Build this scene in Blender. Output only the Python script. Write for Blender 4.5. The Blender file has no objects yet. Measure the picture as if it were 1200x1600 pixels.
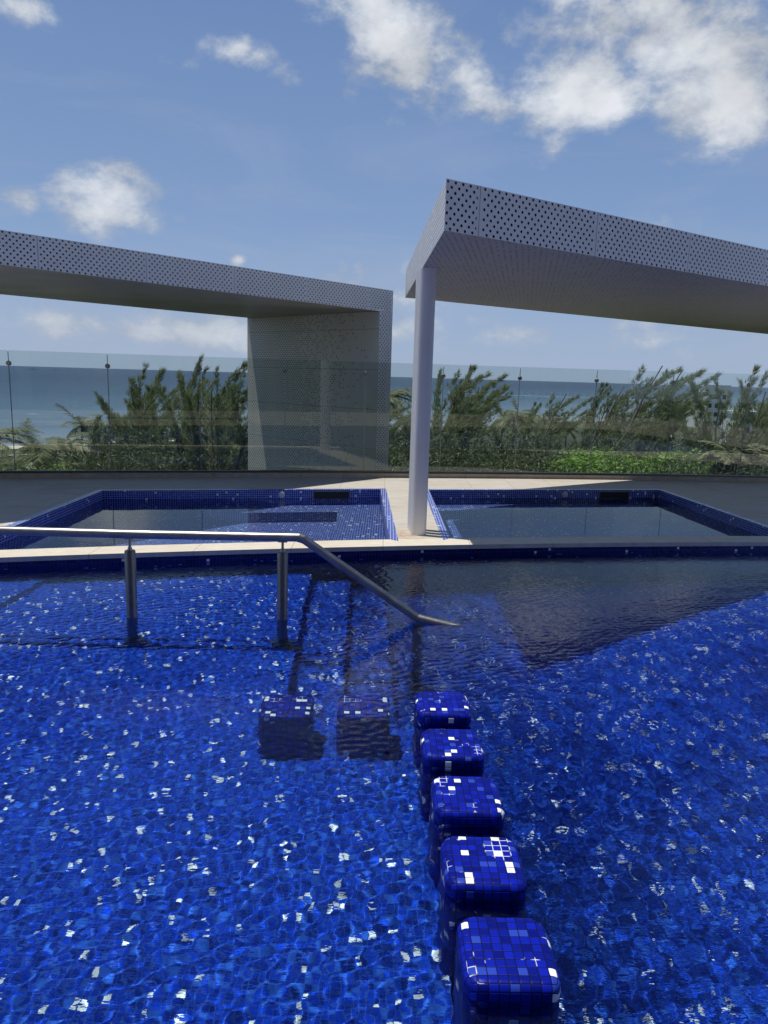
import bpy, bmesh, math, random
import numpy as np
from mathutils import Vector, Matrix
from mathutils.geometry import tessellate_polygon

scene = bpy.context.scene
# ------------------------------------------------------------------ camera
FPX, PITCH, ROLL, EYE = 1157.0, math.radians(10.38), math.radians(1.66), 1.5
def cam_basis():
    f = Vector((0, math.cos(PITCH), -math.sin(PITCH)))
    r0 = Vector((1, 0, 0)); u0 = r0.cross(f)
    r = r0*math.cos(ROLL) + u0*math.sin(ROLL)
    return r, r.cross(f), f
CR, CU, CF = cam_basis()
cd = bpy.data.cameras.new('camera'); cam = bpy.data.objects.new('camera', cd)
scene.collection.objects.link(cam); scene.camera = cam
cd.sensor_fit = 'HORIZONTAL'; cd.sensor_width = 36; cd.lens = 36*FPX/1200
cd.clip_start = .05; cd.clip_end = 60000
m = Matrix((CR, CU, -CF)).transposed().to_4x4(); m.translation = (0, 0, EYE)
cam.matrix_world = m
def pixdir(px, py):
    return (CF*FPX + CR*(px-600) + CU*(800-py)).normalized()
def at(px, py, dist):              # the point seen at a photo pixel, this far ahead (metres along Y)
    d = pixdir(px, py); return Vector((0, 0, EYE)) + d*(dist/d.y)

# ------------------------------------------------------------------ light and exposure
SUNV = Vector((-.213, .067, 1.0)).normalized()
scene.view_settings.view_transform = 'Standard'; scene.view_settings.look = 'None'
scene.view_settings.gamma = 1; scene.view_settings.use_curve_mapping = False
scene.view_settings.exposure = -0.25
sl = bpy.data.lights.new('sun', 'SUN'); sl.energy = 5.0; sl.angle = math.radians(.5); sl.color = (1, .96, .89)
so = bpy.data.objects.new('sun', sl); scene.collection.objects.link(so)
so.rotation_euler = (-SUNV).to_track_quat('-Z', 'Y').to_euler(); so.location = (-5, 5, 25)
sl.cycles.is_caustics_light = True
scene.cycles.caustics_refractive = True; scene.cycles.caustics_reflective = False
scene.cycles.max_bounces = 10; scene.cycles.transparent_max_bounces = 24
scene.cycles.transmission_bounces = 8; scene.cycles.glossy_bounces = 4; scene.cycles.diffuse_bounces = 4
scene.cycles.sample_clamp_indirect = 6; scene.cycles.sample_clamp_direct = 0
scene.cycles.use_denoising = True

# ------------------------------------------------------------------ node helper
class NT:
    def __init__(s, nt): s.nt = nt; s.n = nt.nodes; s.l = nt.links
    def put(s, v, sock):
        if v is None: return
        if isinstance(v, bpy.types.NodeSocket): s.l.new(v, sock)
        elif isinstance(v, (tuple, list)):
            v = tuple(v)
            if len(sock.default_value) == 4 and len(v) == 3: v = v+(1,)
            sock.default_value = v
        else:
            try: sock.default_value = v
            except TypeError: sock.default_value = (v,)*len(sock.default_value)
    def node(s, typ, ins=None, out=0, **props):
        n = s.n.new(typ)
        for k, v in props.items(): setattr(n, k, v)
        for k, v in (ins or {}).items(): s.put(v, n.inputs[k])
        return n.outputs[out] if out is not None else n
    def m(s, op, a, b=None, c=None, clamp=False):
        return s.node('ShaderNodeMath', {0: a, 1: b, 2: c}, operation=op, use_clamp=clamp)
    def vm(s, op, a, b=None, out=0, **k):
        ins = {0: a, 1: b}; ins.update(k)
        return s.node('ShaderNodeVectorMath', ins, out=out, operation=op)
    def mix(s, f, a, b, blend='MIX'):
        n = s.n.new('ShaderNodeMix'); n.data_type = 'RGBA'; n.blend_type = blend
        s.put(f, n.inputs[0]); s.put(a, n.inputs[6]); s.put(b, n.inputs[7]); return n.outputs[2]
    def ramp(s, f, stops, interp='LINEAR'):
        n = s.n.new('ShaderNodeValToRGB'); n.color_ramp.interpolation = interp
        e = n.color_ramp.elements
        while len(e) < len(stops): e.new(.5)
        for i, (p, c) in enumerate(stops):
            e[i].position = p; e[i].color = (c, c, c, 1) if not isinstance(c, (tuple, list)) else tuple(c)+(1,)
        s.put(f, n.inputs[0]); return n.outputs[0]
    def mr(s, v, a, b, c=0., d=1., t='LINEAR'):
        return s.node('ShaderNodeMapRange', {'Value': v, 'From Min': a, 'From Max': b, 'To Min': c, 'To Max': d}, interpolation_type=t)
    def noise(s, vec, scale, detail=3, rough=.55, out=0, dim='3D', dist=0.):
        return s.node('ShaderNodeTexNoise', {'Vector': vec, 'Scale': scale, 'Detail': detail, 'Roughness': rough, 'Distortion': dist}, out=out, noise_dimensions=dim)
    def sep(s, v):
        n = s.node('ShaderNodeSeparateXYZ', {0: v}, out=None); return n.outputs[0], n.outputs[1], n.outputs[2]
    def comb(s, x, y, z=0.): return s.node('ShaderNodeCombineXYZ', {0: x, 1: y, 2: z})

def material(name):
    mt = bpy.data.materials.new(name); mt.use_nodes = True
    mt.node_tree.nodes.clear(); return mt, NT(mt.node_tree)
def finish(N, shader, disp=None):
    o = N.n.new('ShaderNodeOutputMaterial'); N.l.new(shader, o.inputs[0])
def princ(N, color, rough=.5, metal=0., normal=None, **k):
    ins = {'Base Color': color, 'Roughness': rough, 'Metallic': metal}
    if normal is not None: ins['Normal'] = normal
    for a, b in k.items(): ins[a.replace('_', ' ')] = b
    return N.node('ShaderNodeBsdfPrincipled', ins)
def bump(N, h, strength=.3, dist=.01):
    return N.node('ShaderNodeBump', {'Height': h, 'Strength': strength, 'Distance': dist})

# ------------------------------------------------------------------ world: sky and clouds
world = bpy.data.worlds.new('World'); scene.world = world; world.use_nodes = True
W = NT(world.node_tree); W.n.clear()
sky = W.node('ShaderNodeTexSky', sky_type='NISHITA', sun_disc=False, sun_elevation=math.asin(SUNV.z),
             sun_rotation=math.atan2(SUNV.x, SUNV.y), altitude=10, air_density=1.0, dust_density=.6, ozone_density=2.2)
dirv = W.node('ShaderNodeTexCoord', out=0)
dx, dy, dz = W.sep(dirv)
az = W.m('ARCTAN2', dx, dy)
el = W.m('ARCSINE', W.m('MULTIPLY', dz, .99999))
def azel(px, py):
    d = pixdir(px, py); return math.atan2(d.x, d.y), math.asin(d.z)
def blob(px, py, w, h, amp, rot=0.):
    a0, e0 = azel(px, py); sa, se = w/1250, h/1250
    a = W.m('SUBTRACT', az, a0); e = W.m('SUBTRACT', el, e0)
    if rot:
        c, s_ = math.cos(rot), math.sin(rot)
        a, e = W.m('ADD', W.m('MULTIPLY', a, c), W.m('MULTIPLY', e, s_)), W.m('SUBTRACT', W.m('MULTIPLY', e, c), W.m('MULTIPLY', a, s_))
    q = W.m('ADD', W.m('POWER', W.m('ABSOLUTE', W.m('DIVIDE', a, sa)), 2), W.m('POWER', W.m('ABSOLUTE', W.m('DIVIDE', e, se)), 2))
    return W.m('MULTIPLY', W.m('EXPONENT', W.m('MULTIPLY', q, -1)), amp)
BL = [(905, 140, 135, 75, 1.1), (1010, 75, 90, 60, .9), (860, 60, 60, 50, .7), (1135, 165, 105, 80, 1.3), (960, 25, 190, 60, .95), (1120, 60, 150, 80, 1.1), (610, 40, 140, 80, .98, -.6), (700, 80, 80, 60, .8),
      (745, 140, 85, 62, .9, -.7), (385, 88, 85, 28, .85, -.15), (285, 98, 45, 18, .5), (140, 315, 105, 55, 1.0), (35, 312, 50, 34, .85), (10, 8, 60, 28, .8),
      (371, 407, 17, 12, .85), (535, 412, 18, 22, .6, .5), (450, 395, 80, 14, .42), (285, 342, 20, 14, .55), (500, 330, 130, 14, .3),
      (90, 500, 260, 36, .78), (320, 520, 240, 36, .76), (560, 500, 130, 28, .45), (640, 520, 60, 32, .62), (830, 520, 90, 30, .74), (940, 535, 60, 20, .5), (1150, 560, 120, 16, .3)]
cov = None
for b in BL:
    v = blob(*b); cov = v if cov is None else W.m('MAXIMUM', cov, v)
# scattered cloud elsewhere in the sky (behind the viewer, overhead, at the sides)
band = W.m('MULTIPLY', W.m('MULTIPLY', W.mr(el, .005, .05, 0, 1, 'SMOOTHSTEP'), W.mr(el, .10, .26, 1, 0, 'SMOOTHSTEP')), W.mr(W.noise(W.vm('MULTIPLY', dirv, (1, 1, 2.5)), 4.5, 4), .40, .62, .15, .62))
cov = W.m('MAXIMUM', cov, band)
away = W.m('MULTIPLY', W.mr(W.m('ABSOLUTE', az), .55, .9, 0, 1), W.mr(W.noise(dirv, 2.2, 3), .52, .66, 0., .7))
cov = W.m('MAXIMUM', cov, away)
stretch = W.vm('MULTIPLY', dirv, (1, 1, 1.5))
n1 = W.noise(stretch, 6.5, 9, .6, dist=.4)
n2 = W.noise(stretch, 19, 8, .62)
nn = W.m('ADD', W.m('MULTIPLY', n1, .55), W.m('MULTIPLY', n2, .45))
dens = W.m('ADD', cov, W.m('MULTIPLY', W.m('SUBTRACT', nn, .5), 3.1))
cl = W.mr(dens, .32, .86, 0, 1, 'SMOOTHSTEP')
core = W.mr(dens, .5, 1.25, 0, 1, 'SMOOTHSTEP')
wisp = W.m('MULTIPLY', W.mr(W.noise(W.vm('MULTIPLY', dirv, (1, 1, 4)), 3.1, 8, .62, dist=.6), .48, .75, 0, .42), W.mr(el, -.02, .5, 1, .5))
cl = W.m('MAXIMUM', cl, wisp)
ccol = W.mix(core, (5.0, 5.8, 7.2), (9.6, 9.9, 10.3))
shade = W.mr(W.noise(W.vm('ADD', stretch, (0, 0, .06)), 9, 5), .35, .65, .78, 1.05)
ccol = W.vm('SCALE', ccol, Scale=shade)
ccol = W.mix(W.mr(el, .0, .25, .55, 0), ccol, (5.2, 6.0, 7.4))
grad = W.ramp(W.mr(el, -.05, 1.2), [(0, (.48, .61, .84)), (.08, (.42, .56, .83)), (.2, (.285, .445, .77)), (.45, (.165, .29, .61)), (.75, (.07, .15, .43)), (1, (.055, .12, .35))])
grad = W.vm('SCALE', grad, Scale=9.2)
skyc = W.mix(.85, sky, grad)
final = W.mix(W.m('MULTIPLY', cl, .93), skyc, ccol)
bg = W.node('ShaderNodeBackground', {'Color': final, 'Strength': .1})
wo = W.n.new('ShaderNodeOutputWorld'); W.l.new(bg, wo.inputs[0])
world.cycles.sampling_method = 'MANUAL'; world.cycles.sample_map_resolution = 1024

# ------------------------------------------------------------------ object helpers
COL = scene.collection
def tag(o, label=None, cat=None, group=None, kind=None):
    if label: o['label'] = label
    if cat: o['category'] = cat
    if group: o['group'] = group
    if kind: o['kind'] = kind
    return o
def empty(name, loc, rz=0., **k):
    o = bpy.data.objects.new(name, None); COL.objects.link(o); o.location = loc; o.rotation_euler = (0, 0, rz)
    o.empty_display_size = .2; return tag(o, **k)
class MB:
    """collects faces and links them as one mesh object"""
    def __init__(s): s.v = []; s.f = []; s.uv = []; s.hasuv = False
    def face(s, pts, uv=None):
        i = len(s.v); s.v += [tuple(p) for p in pts]; s.f.append(list(range(i, i+len(pts))))
        s.uv.append(uv if uv else [(0, 0)]*len(pts)); s.hasuv |= uv is not None
    def add(s, vs, fs):
        i = len(s.v); s.v += [tuple(p) for p in vs]
        for f in fs: s.f.append([i+q for q in f]); s.uv.append([(0, 0)]*len(f))
    def box(s, a, b, mat=None):
        (x0, y0, z0), (x1, y1, z1) = a, b
        vs = [(x0,y0,z0),(x1,y0,z0),(x1,y1,z0),(x0,y1,z0),(x0,y0,z1),(x1,y0,z1),(x1,y1,z1),(x0,y1,z1)]
        if mat is not None: vs = [tuple(mat @ Vector(p)) for p in vs]
        s.add(vs, [(3,2,1,0),(4,5,6,7),(0,1,5,4),(1,2,6,5),(2,3,7,6),(3,0,4,7)])
    def prism(s, poly, z0, z1):           # ccw plan outline
        n = len(poly); vs = [(p[0], p[1], z0) for p in poly]+[(p[0], p[1], z1) for p in poly]
        s.add(vs, [list(range(n))[::-1], list(range(n, 2*n))]+[(i, (i+1) % n, (i+1) % n+n, i+n) for i in range(n)])
    def tube(s, pts, radii, n=12, caps=True):
        pts = [Vector(p) for p in pts]
        if not hasattr(radii, '__len__'): radii = [radii]*len(pts)
        base = len(s.v); ref = None
        for i, p in enumerate(pts):
            t = (pts[min(i+1, len(pts)-1)]-pts[max(i-1, 0)]).normalized()
            if ref is None: ref = t.orthogonal().normalized()
            ref = (ref-t*ref.dot(t)).normalized(); b = t.cross(ref)
            for k in range(n):
                a = 2*math.pi*k/n; s.v.append(tuple(p+(ref*math.cos(a)+b*math.sin(a))*radii[i]))
        for i in range(len(pts)-1):
            for k in range(n):
                s.f.append([base+i*n+k, base+i*n+(k+1) % n, base+(i+1)*n+(k+1) % n, base+(i+1)*n+k]); s.uv.append([(0, 0)]*4)
        if caps:
            s.f.append([base+k for k in range(n)][::-1]); s.uv.append([(0, 0)]*n)
            s.f.append([base+(len(pts)-1)*n+k for k in range(n)]); s.uv.append([(0, 0)]*n)
    def build(s, name, mat, parent=None, smooth=False, bevel=0., angle=40):
        me = bpy.data.meshes.new(name); me.from_pydata(s.v, [], s.f)
        if s.hasuv:
            u = me.uv_layers.new(name='UVMap'); flat = [c for f in s.uv for p in f for c in p]
            u.data.foreach_set('uv', flat)
        me.materials.append(mat); me.update()
        if smooth:
            bm = bmesh.new(); bm.from_mesh(me); bmesh.ops.remove_doubles(bm, verts=bm.verts, dist=1e-5); bm.to_mesh(me); bm.free()
            me.shade_smooth(); me.set_sharp_from_angle(angle=math.radians(angle))
        o = bpy.data.objects.new(name, me); COL.objects.link(o)
        if parent: o.parent = parent
        if bevel:
            bv = o.modifiers.new('bevel', 'BEVEL'); bv.width = bevel; bv.segments = 2; bv.limit_method = 'ANGLE'
        return o
def np_mesh(name, V, Fs, mat, parent=None, smooth=False, col=None):
    me = bpy.data.meshes.new(name); V = np.asarray(V, np.float32); Fs = np.asarray(Fs, np.int32); k = Fs.shape[1]
    me.vertices.add(len(V)); me.vertices.foreach_set('co', V.ravel())
    me.loops.add(Fs.size); me.loops.foreach_set('vertex_index', Fs.ravel())
    me.polygons.add(len(Fs)); me.polygons.foreach_set('loop_start', np.arange(0, Fs.size, k, dtype=np.int32))
    me.update(calc_edges=True); me.materials.append(mat)
    if smooth: me.shade_smooth()
    o = bpy.data.objects.new(name, me); COL.objects.link(o)
    if parent: o.parent = parent
    return o
def copy_tree(o, parent=None):
    c = o.copy(); COL.objects.link(c); c.parent = parent
    for ch in [q for q in bpy.data.objects if q.parent == o and q is not c]: copy_tree(ch, c)
    return c

# ------------------------------------------------------------------ materials
PITCH_T = .0275
def tile_material(name, grout, white=.02, base=(.006, .022, .30), light=(.06, .13, .5), object_space=False, rough=.12, lightp=.08, groutw=.075, wear=None, seed=0., spec=.5, pitch=PITCH_T):
    mt, N = material(name)
    tc = N.node('ShaderNodeTexCoord', out=3) if object_space else N.node('ShaderNodeNewGeometry', out=0)
    nrm = N.node('ShaderNodeTexCoord', out=1) if object_space else N.node('ShaderNodeNewGeometry', out=3)
    x, y, z = N.sep(tc); nx, ny, nz = [N.m('ABSOLUTE', q) for q in N.sep(nrm)]
    up = N.m('GREATER_THAN', nz, .62); sx = N.m('GREATER_THAN', nx, ny)
    def sel(f, a, b): return N.m('ADD', N.m('MULTIPLY', b, N.m('SUBTRACT', 1., f)), N.m('MULTIPLY', a, f))
    u = sel(up, x, sel(sx, y, x)); v = sel(up, y, z)
    if object_space:            # rows run on over the rounded edges, as laid tiles do
        nsx = N.m('SUBTRACT', 1., sx)
        u = N.m('SUBTRACT', x, N.m('MULTIPLY', N.m('MULTIPLY', N.m('SIGN', x), z), sx))
        v = N.m('SUBTRACT', y, N.m('MULTIPLY', N.m('MULTIPLY', N.m('SIGN', y), z), nsx))
    u = N.m('ADD', N.m('DIVIDE', u, pitch), 500.5+seed); v = N.m('ADD', N.m('DIVIDE', v, pitch), 500.5)
    v = v if object_space else N.m('ADD', v, N.m('MULTIPLY', up, 37.))
    fu = N.m('ABSOLUTE', N.m('SUBTRACT', N.m('FRACT', u), .5)); fv = N.m('ABSOLUTE', N.m('SUBTRACT', N.m('FRACT', v), .5))
    edge = N.m('MAXIMUM', fu, fv)
    gm = N.mr(edge, .5-groutw*1.35, .5-groutw*.75, 0, 1)
    cid = N.comb(N.m('FLOOR', u), N.m('FLOOR', v), 0. if object_space else N.m('MULTIPLY', sx, 7.))
    if object_space:
        cid = N.vm('ADD', cid, N.vm('SCALE', (1, 0, 0), Scale=N.m('FLOOR', N.m('MULTIPLY', N.vm('LENGTH', N.vm('MULTIPLY', N.node('ShaderNodeObjectInfo', out=0), (2.3, 1., 1.)), out=1), 61.7))))
    wn = N.node('ShaderNodeTexWhiteNoise', {0: cid}, out=None, noise_dimensions='3D')
    rv, rc = wn.outputs[0], wn.outputs[1]
    rx, ry, rz = N.sep(rc)
    dark = N.mix(rx, tuple(c*.55 for c in base), tuple(c*1.45 for c in base))
    c = N.mix(N.m('GREATER_THAN', rv, 1-lightp), dark, light)
    c = N.mix(N.m('GREATER_THAN', rv, 1-white), c, (.88, .93, .92))
    g = grout
    if wear is not None:
        oi = N.node('ShaderNodeObjectInfo', out=5)
        w = N.mr(N.noise(N.vm('ADD', tc, N.comb(N.m('MULTIPLY', oi, 40.), 0., 0.)), 8., 3), .585, .625, 0, .9)
        w = N.m('MULTIPLY', w, N.m('GREATER_THAN', nz, .8))
        g = N.mix(w, grout, wear)
    c = N.mix(gm, c, g)
    ro = N.mr(gm, 0, 1, rough, .6)
    tilt = N.vm('SUBTRACT', rc, (.5, .5, .5)); tilt = N.vm('SCALE', tilt, Scale=.05)
    h = N.m('SUBTRACT', 1., N.mr(edge, .36, .47, 0, 1, 'SMOOTHSTEP'))
    h = N.m('ADD', h, N.m('MULTIPLY', N.noise(tc, 60., 2), .25))
    bn = bump(N, h, .5, .0016)
    nn_ = N.vm('NORMALIZE', N.vm('ADD', bn, tilt))
    finish(N, princ(N, c, ro, 0., nn_, Specular_IOR_Level=spec)); return mt

M = {}
M['pool_tile'] = tile_material('pool_mosaic', (.025, .085, .40), white=.033, lightp=.16, base=(.003, .036, .44), light=(.022, .11, .58), pitch=.0215, spec=.06, rough=.3)
M['wall_tile'] = tile_material('waterline_mosaic', (.006, .012, .09), white=.02, lightp=.0, base=(.003, .006, .12))
M['spa_tile'] = tile_material('spa_mosaic', (.46, .54, .76), white=.03, lightp=.1, base=(.004, .020, .34), groutw=.07)
M['stool_tile'] = tile_material('seat_mosaic', (.002, .004, .03), white=.045, lightp=.13, base=(.004, .012, .29), light=(.025, .06, .42), object_space=True, wear=(.75, .78, .85), rough=.36, spec=.09, groutw=.045)

def stone(name, col, scale=6., var=.12, rough=.55, joints=None, stains=False):
    mt, N = material(name); p = N.node('ShaderNodeNewGeometry', out=0)
    a = N.noise(N.vm('MULTIPLY', p, (1, 3, 1)), scale, 6, .6); b = N.noise(p, 1.1, 3)
    c = N.mix(N.mr(a, .3, .7), tuple(q*(1-var) for q in col), tuple(min(1, q*(1+var)) for q in col))
    c = N.mix(N.mr(b, .45, .7, 0, .35), c, tuple(q*k for q, k in zip(col, (.86, .76, .62))))
    pits = N.mr(N.noise(N.vm('MULTIPLY', p, (1, 2.5, 1)), 70., 2), .3, .38, .35, 0)
    c = N.mix(pits, c, tuple(q*.55 for q in col))
    if stains:
        d1 = N.m('MULTIPLY', N.vm('LENGTH', N.vm('MULTIPLY', N.vm('SUBTRACT', p, (.20, 7.03, 0)), (1, .75, 0)), out=1), 1.)
        st = N.m('MULTIPLY', N.mr(d1, .05, .26, 1, 0), N.mr(N.noise(p, 14., 4, .6), .42, .62, 0, .75))
        c = N.mix(st, c, (.42, .22, .08))
        wet = N.mr(N.noise(N.vm('MULTIPLY', p, (1, 1.6, 1)), .9, 5, .6), .55, .66, 0, .38)
        c = N.mix(wet, c, tuple(q*.5 for q in col))
    h = a
    if joints:
        x, y, z = N.sep(p); jx, jy = joints
        yy = N.m('SUBTRACT', y, N.m('MULTIPLY', x, .2))
        fx = N.m('ABSOLUTE', N.m('SUBTRACT', N.m('FRACT', N.m('ADD', N.m('DIVIDE', x, jx), 50.)), .5)); fy = N.m('ABSOLUTE', N.m('SUBTRACT', N.m('FRACT', N.m('ADD', N.m('DIVIDE', yy, jy), 50.)), .5))
        j = N.m('MAXIMUM', N.m('GREATER_THAN', fx, .5-.0025/jx), N.m('GREATER_THAN', fy, .5-.0025/jy))
        c = N.mix(N.m('MULTIPLY', j, .8), c, (.20, .17, .13))
    finish(N, princ(N, c, rough, 0., bump(N, h, .15, .01), Specular_IOR_Level=.25)); return mt
M['deck'] = stone('travertine_deck', (.52, .485, .425), 5., joints=(.61, .61), stains=True)
M['coping'] = stone('travertine_coping', (.66, .60, .49), 8., joints=(.8, 50.))
M['kerb'] = stone('travertine_kerb', (.50, .43, .33), 8., .2, joints=(.62, 60.))

def perf_material(name, col, mode):
    """white painted sheet metal with real (see-through) round holes; UV is in metres"""
    mt, N = material(name); uv = N.node('ShaderNodeUVMap', uv_map='UVMap'); u, v, _ = N.sep(uv)
    p = .0665; R = .0102
    def lat(off):
        a = N.m('ADD', N.m('DIVIDE', u, p), 200+off); b = N.m('ADD', N.m('DIVIDE', v, p), 200+off)
        fa = N.m('SUBTRACT', N.m('FRACT', a), .5); fb = N.m('SUBTRACT', N.m('FRACT', b), .5)
        d = N.m('MULTIPLY', N.m('SQRT', N.m('ADD', N.m('MULTIPLY', fa, fa), N.m('MULTIPLY', fb, fb))), p)
        rnd = N.node('ShaderNodeTexWhiteNoise', {0: N.comb(N.m('FLOOR', a), N.m('FLOOR', b), off)}, out=0, noise_dimensions='3D')
        return d, rnd, N.m('MULTIPLY', N.m('ADD', N.m('FLOOR', a), -199.5-off), p)
    pw = 1.22 if mode != 'wall' else 1.25
    seam = N.m('MULTIPLY', N.m('SUBTRACT', .5, N.m('ABSOLUTE', N.m('SUBTRACT', N.m('FRACT', N.m('ADD', N.m('DIVIDE', u, pw), 50.)), .5))), pw)
    holes = None
    for off in (0., .5):
        d, rnd, ux = lat(off)
        hm = N.m('LESS_THAN', d, R)
        if mode == 'wall':
            keep = N.mr(ux, .2, 2.2, .03, 1.05)
            keep = N.m('POWER', N.m('MAXIMUM', keep, .03), 1.5)
            hm = N.m('MULTIPLY', hm, N.m('LESS_THAN', rnd, keep))
        if mode == 'soffit':
            keep = N.mr(N.m('ADD', u, N.m('MULTIPLY', N.noise(uv, .8, 2), 3.)), 1.5, 8., .72, .12); hm = N.m('LESS_THAN', d, R*.72); hm = N.m('MULTIPLY', hm, N.m('LESS_THAN', rnd, keep))
        holes = hm if holes is None else N.m('MAXIMUM', holes, hm)
    holes = N.m('MULTIPLY', holes, N.m('GREATER_THAN', seam, .022))
    line = N.m('LESS_THAN', seam, .003)
    if mode == 'wall':
        s2 = N.m('ABSOLUTE', N.m('SUBTRACT', N.m('FRACT', N.m('DIVIDE', N.m('ADD', v, 10.18), .62)), .5))
        line = N.m('MAXIMUM', line, N.m('GREATER_THAN', s2, .5-.005))
    if mode == 'fascia': line = N.m('MAXIMUM', line, 0.)
    dirt = N.noise(N.comb(u, v, 0.), 3., 5)
    c = N.mix(N.mr(dirt, .35, .75, 0, .35), col, tuple(q*.8 for q in col))
    c = N.mix(N.m('MULTIPLY', line, .7), c, (.08, .08, .08))
    pr = princ(N, c, .38, 0.)
    tr = N.node('ShaderNodeBsdfTransparent')
    ms = N.node('ShaderNodeMixShader', {0: holes, 1: pr, 2: tr}); finish(N, ms); return mt
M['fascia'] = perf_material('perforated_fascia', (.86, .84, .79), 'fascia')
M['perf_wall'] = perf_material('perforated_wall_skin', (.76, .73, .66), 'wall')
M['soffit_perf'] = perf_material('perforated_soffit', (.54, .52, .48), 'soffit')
def simple(name, col, rough=.5, metal=0., nscale=0., namp=.2, **k):
    mt, N = material(name); c = col; nr = None
    if nscale:
        p = N.node('ShaderNodeNewGeometry', out=0); n = N.noise(p, nscale, 5)
        c = N.mix(N.mr(n, .3, .7), tuple(q*(1-namp) for q in col), tuple(min(1, q*(1+namp)) for q in col)); nr = bump(N, n, .1, .01)
    finish(N, princ(N, c, rough, metal, nr, **k)); return mt
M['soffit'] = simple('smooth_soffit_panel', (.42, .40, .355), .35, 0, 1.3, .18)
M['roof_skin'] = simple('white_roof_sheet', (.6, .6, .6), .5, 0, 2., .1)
M['shade_fill'] = simple('painted_shade_fill', (.02, .02, .022), .8)  # near-black colour standing in for shade behind holes and in slots
M['column'] = simple('white_gloss_paint', (.86, .85, .80), .25, 0, 1.5, .04)
def steel():
    mt, N = material('brushed_steel'); p = N.node('ShaderNodeTexCoord', out=3)
    n = N.noise(N.vm('MULTIPLY', p, (4, 300, 300)), 1., 3); n2 = N.noise(p, 14., 4)
    c = N.mix(N.mr(n2, .35, .7), (.40, .40, .39), (.30, .29, .27))
    finish(N, princ(N, c, N.mr(n, .3, .7, .30, .44), 1., bump(N, n, .05, .002))); return mt
M['steel'] = steel()
M['shaded_satin'] = simple('shade_darkened_post_steel', (.20, .20, .21), .38, 1., 30., .1)  # satin steel, darkened in its colour for the posts' shaded side
M['seal'] = simple('grey_joint_seal', (.30, .37, .38), .3)
M['channel'] = simple('anodised_channel', (.16, .16, .16), .4, .8)
M['plastic'] = simple('white_plastic', (.6, .6, .58), .35)
M['concrete'] = simple('painted_render', (.30, .29, .27), .7, 0, 3., .12)
M['whitewash'] = simple('whitewashed_wall', (.78, .77, .72), .8, 0, 1., .06)
M['dark_glass'] = simple('dark_window_glass', (.02, .025, .03), .05)

def glass_material():
    mt, N = material('tinted_sheet_glass')
    fr = N.node('ShaderNodeFresnel', {'IOR': 1.5})
    p = N.node('ShaderNodeNewGeometry', out=0); x, y, z = N.sep(p)
    smear = N.mr(N.noise(N.vm('MULTIPLY', p, (3, 3, .6)), 1.5, 5), .45, .8, 0., .012)
    tr = N.node('ShaderNodeBsdfTransparent', {'Color': (.88, .92, .905)})
    gl = N.node('ShaderNodeBsdfGlossy', {'Color': (1, 1, 1), 'Roughness': .0})
    df = N.node('ShaderNodeBsdfDiffuse', {'Color': (.7, .75, .72)})
    a = N.node('ShaderNodeMixShader', {0: fr, 1: tr, 2: gl})
    b = N.node('ShaderNodeMixShader', {0: smear, 1: a, 2: df}); finish(N, b); return mt
M['glass'] = glass_material()

def water_material(name, strength):
    mt, N = material(name)
    p = N.node('ShaderNodeNewGeometry', out=0)
    n = N.noise(N.vm('MULTIPLY', p, (.6, 1.3, 1)), 58., 2, .5)
    bn = bump(N, n, strength, .0009)
    rf = N.node('ShaderNodeBsdfRefraction', {'Color': (.86, .96, 1), 'Roughness': 0., 'IOR': 1.333, 'Normal': bn})
    gl = N.node('ShaderNodeBsdfGlossy', {'Roughness': 0.0, 'Normal': bn})
    fr = N.node('ShaderNodeFresnel', {'IOR': 1.333, 'Normal': bn})
    finish(N, N.node('ShaderNodeMixShader', {0: fr, 1: rf, 2: gl})); return mt
M['water'] = water_material('pool_water_surface', .6); M['spa_water'] = water_material('spa_water_surface', .08)

# ------------------------------------------------------------------ plan of the terrace (metres, camera at the origin, deck at z = 0)
WL = -.09                                                   # main pool water level
def cop(x): return -.012*x*x+.222*x+6.475                    # front edge of the coping
def fen(x): return -.009*x*x+.182*x+11.092                   # foot of the glass fence kerb
def poly_holes(mb, outer, holes, z):
    loops = [outer]+holes; pts = [p for l in loops for p in l]
    tris = tessellate_polygon([[Vector((p[0], p[1], 0)) for p in l] for l in loops])
    base = len(mb.v); mb.v += [(p[0], p[1], z) for p in pts]
    for t in tris:
        a, b, c = [Vector((pts[i][0], pts[i][1], 0)) for i in t]
        t = list(t) if (b-a).cross(c-a).z > 0 else list(t)[::-1]
        mb.f.append([base+i for i in t]); mb.uv.append([(0, 0)]*3)
XS = [x*.4 for x in range(-20, 26)]                          # -8 .. 10
inner = lambda x: cop(x)+.27
SPL = [(-3.5, inner(-3.5)), (.06, inner(.06)), (-.06, 9.851), (-3.5, 9.083)]
SPR = [(.64, inner(.64)), (4.2, inner(4.2)), (3.952, 10.564), (.60, 9.922)]
# deck
mb = MB()
outer = [(x, inner(x)) for x in XS if x > -3.5 or True]
back = [(x, fen(x)) for x in XS][::-1]
def ins(poly, d):   # nudge the basin outline towards its own middle
    cx = sum(p[0] for p in poly)/4; cy = sum(p[1] for p in poly)/4
    return [(p[0]+(d if p[0] < cx else -d), p[1]+(d if p[1] < cy else -d)) for p in poly]
def shift_front(poly): return [(poly[0][0], poly[0][1]+.001), (poly[1][0], poly[1][1]+.001), poly[2], poly[3]]
poly_holes(mb, outer+back, [shift_front(SPL), shift_front(SPR)], 0)
tag(mb.build('terrace_deck', M['deck']), kind='structure')
# deck body below, so that the deck is not a sheet
mb = MB()
b1 = [(-8, 5.0), (-3.8, 5.75), (-3.8, fen(-3.8)), (-8, fen(-8))]
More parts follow.
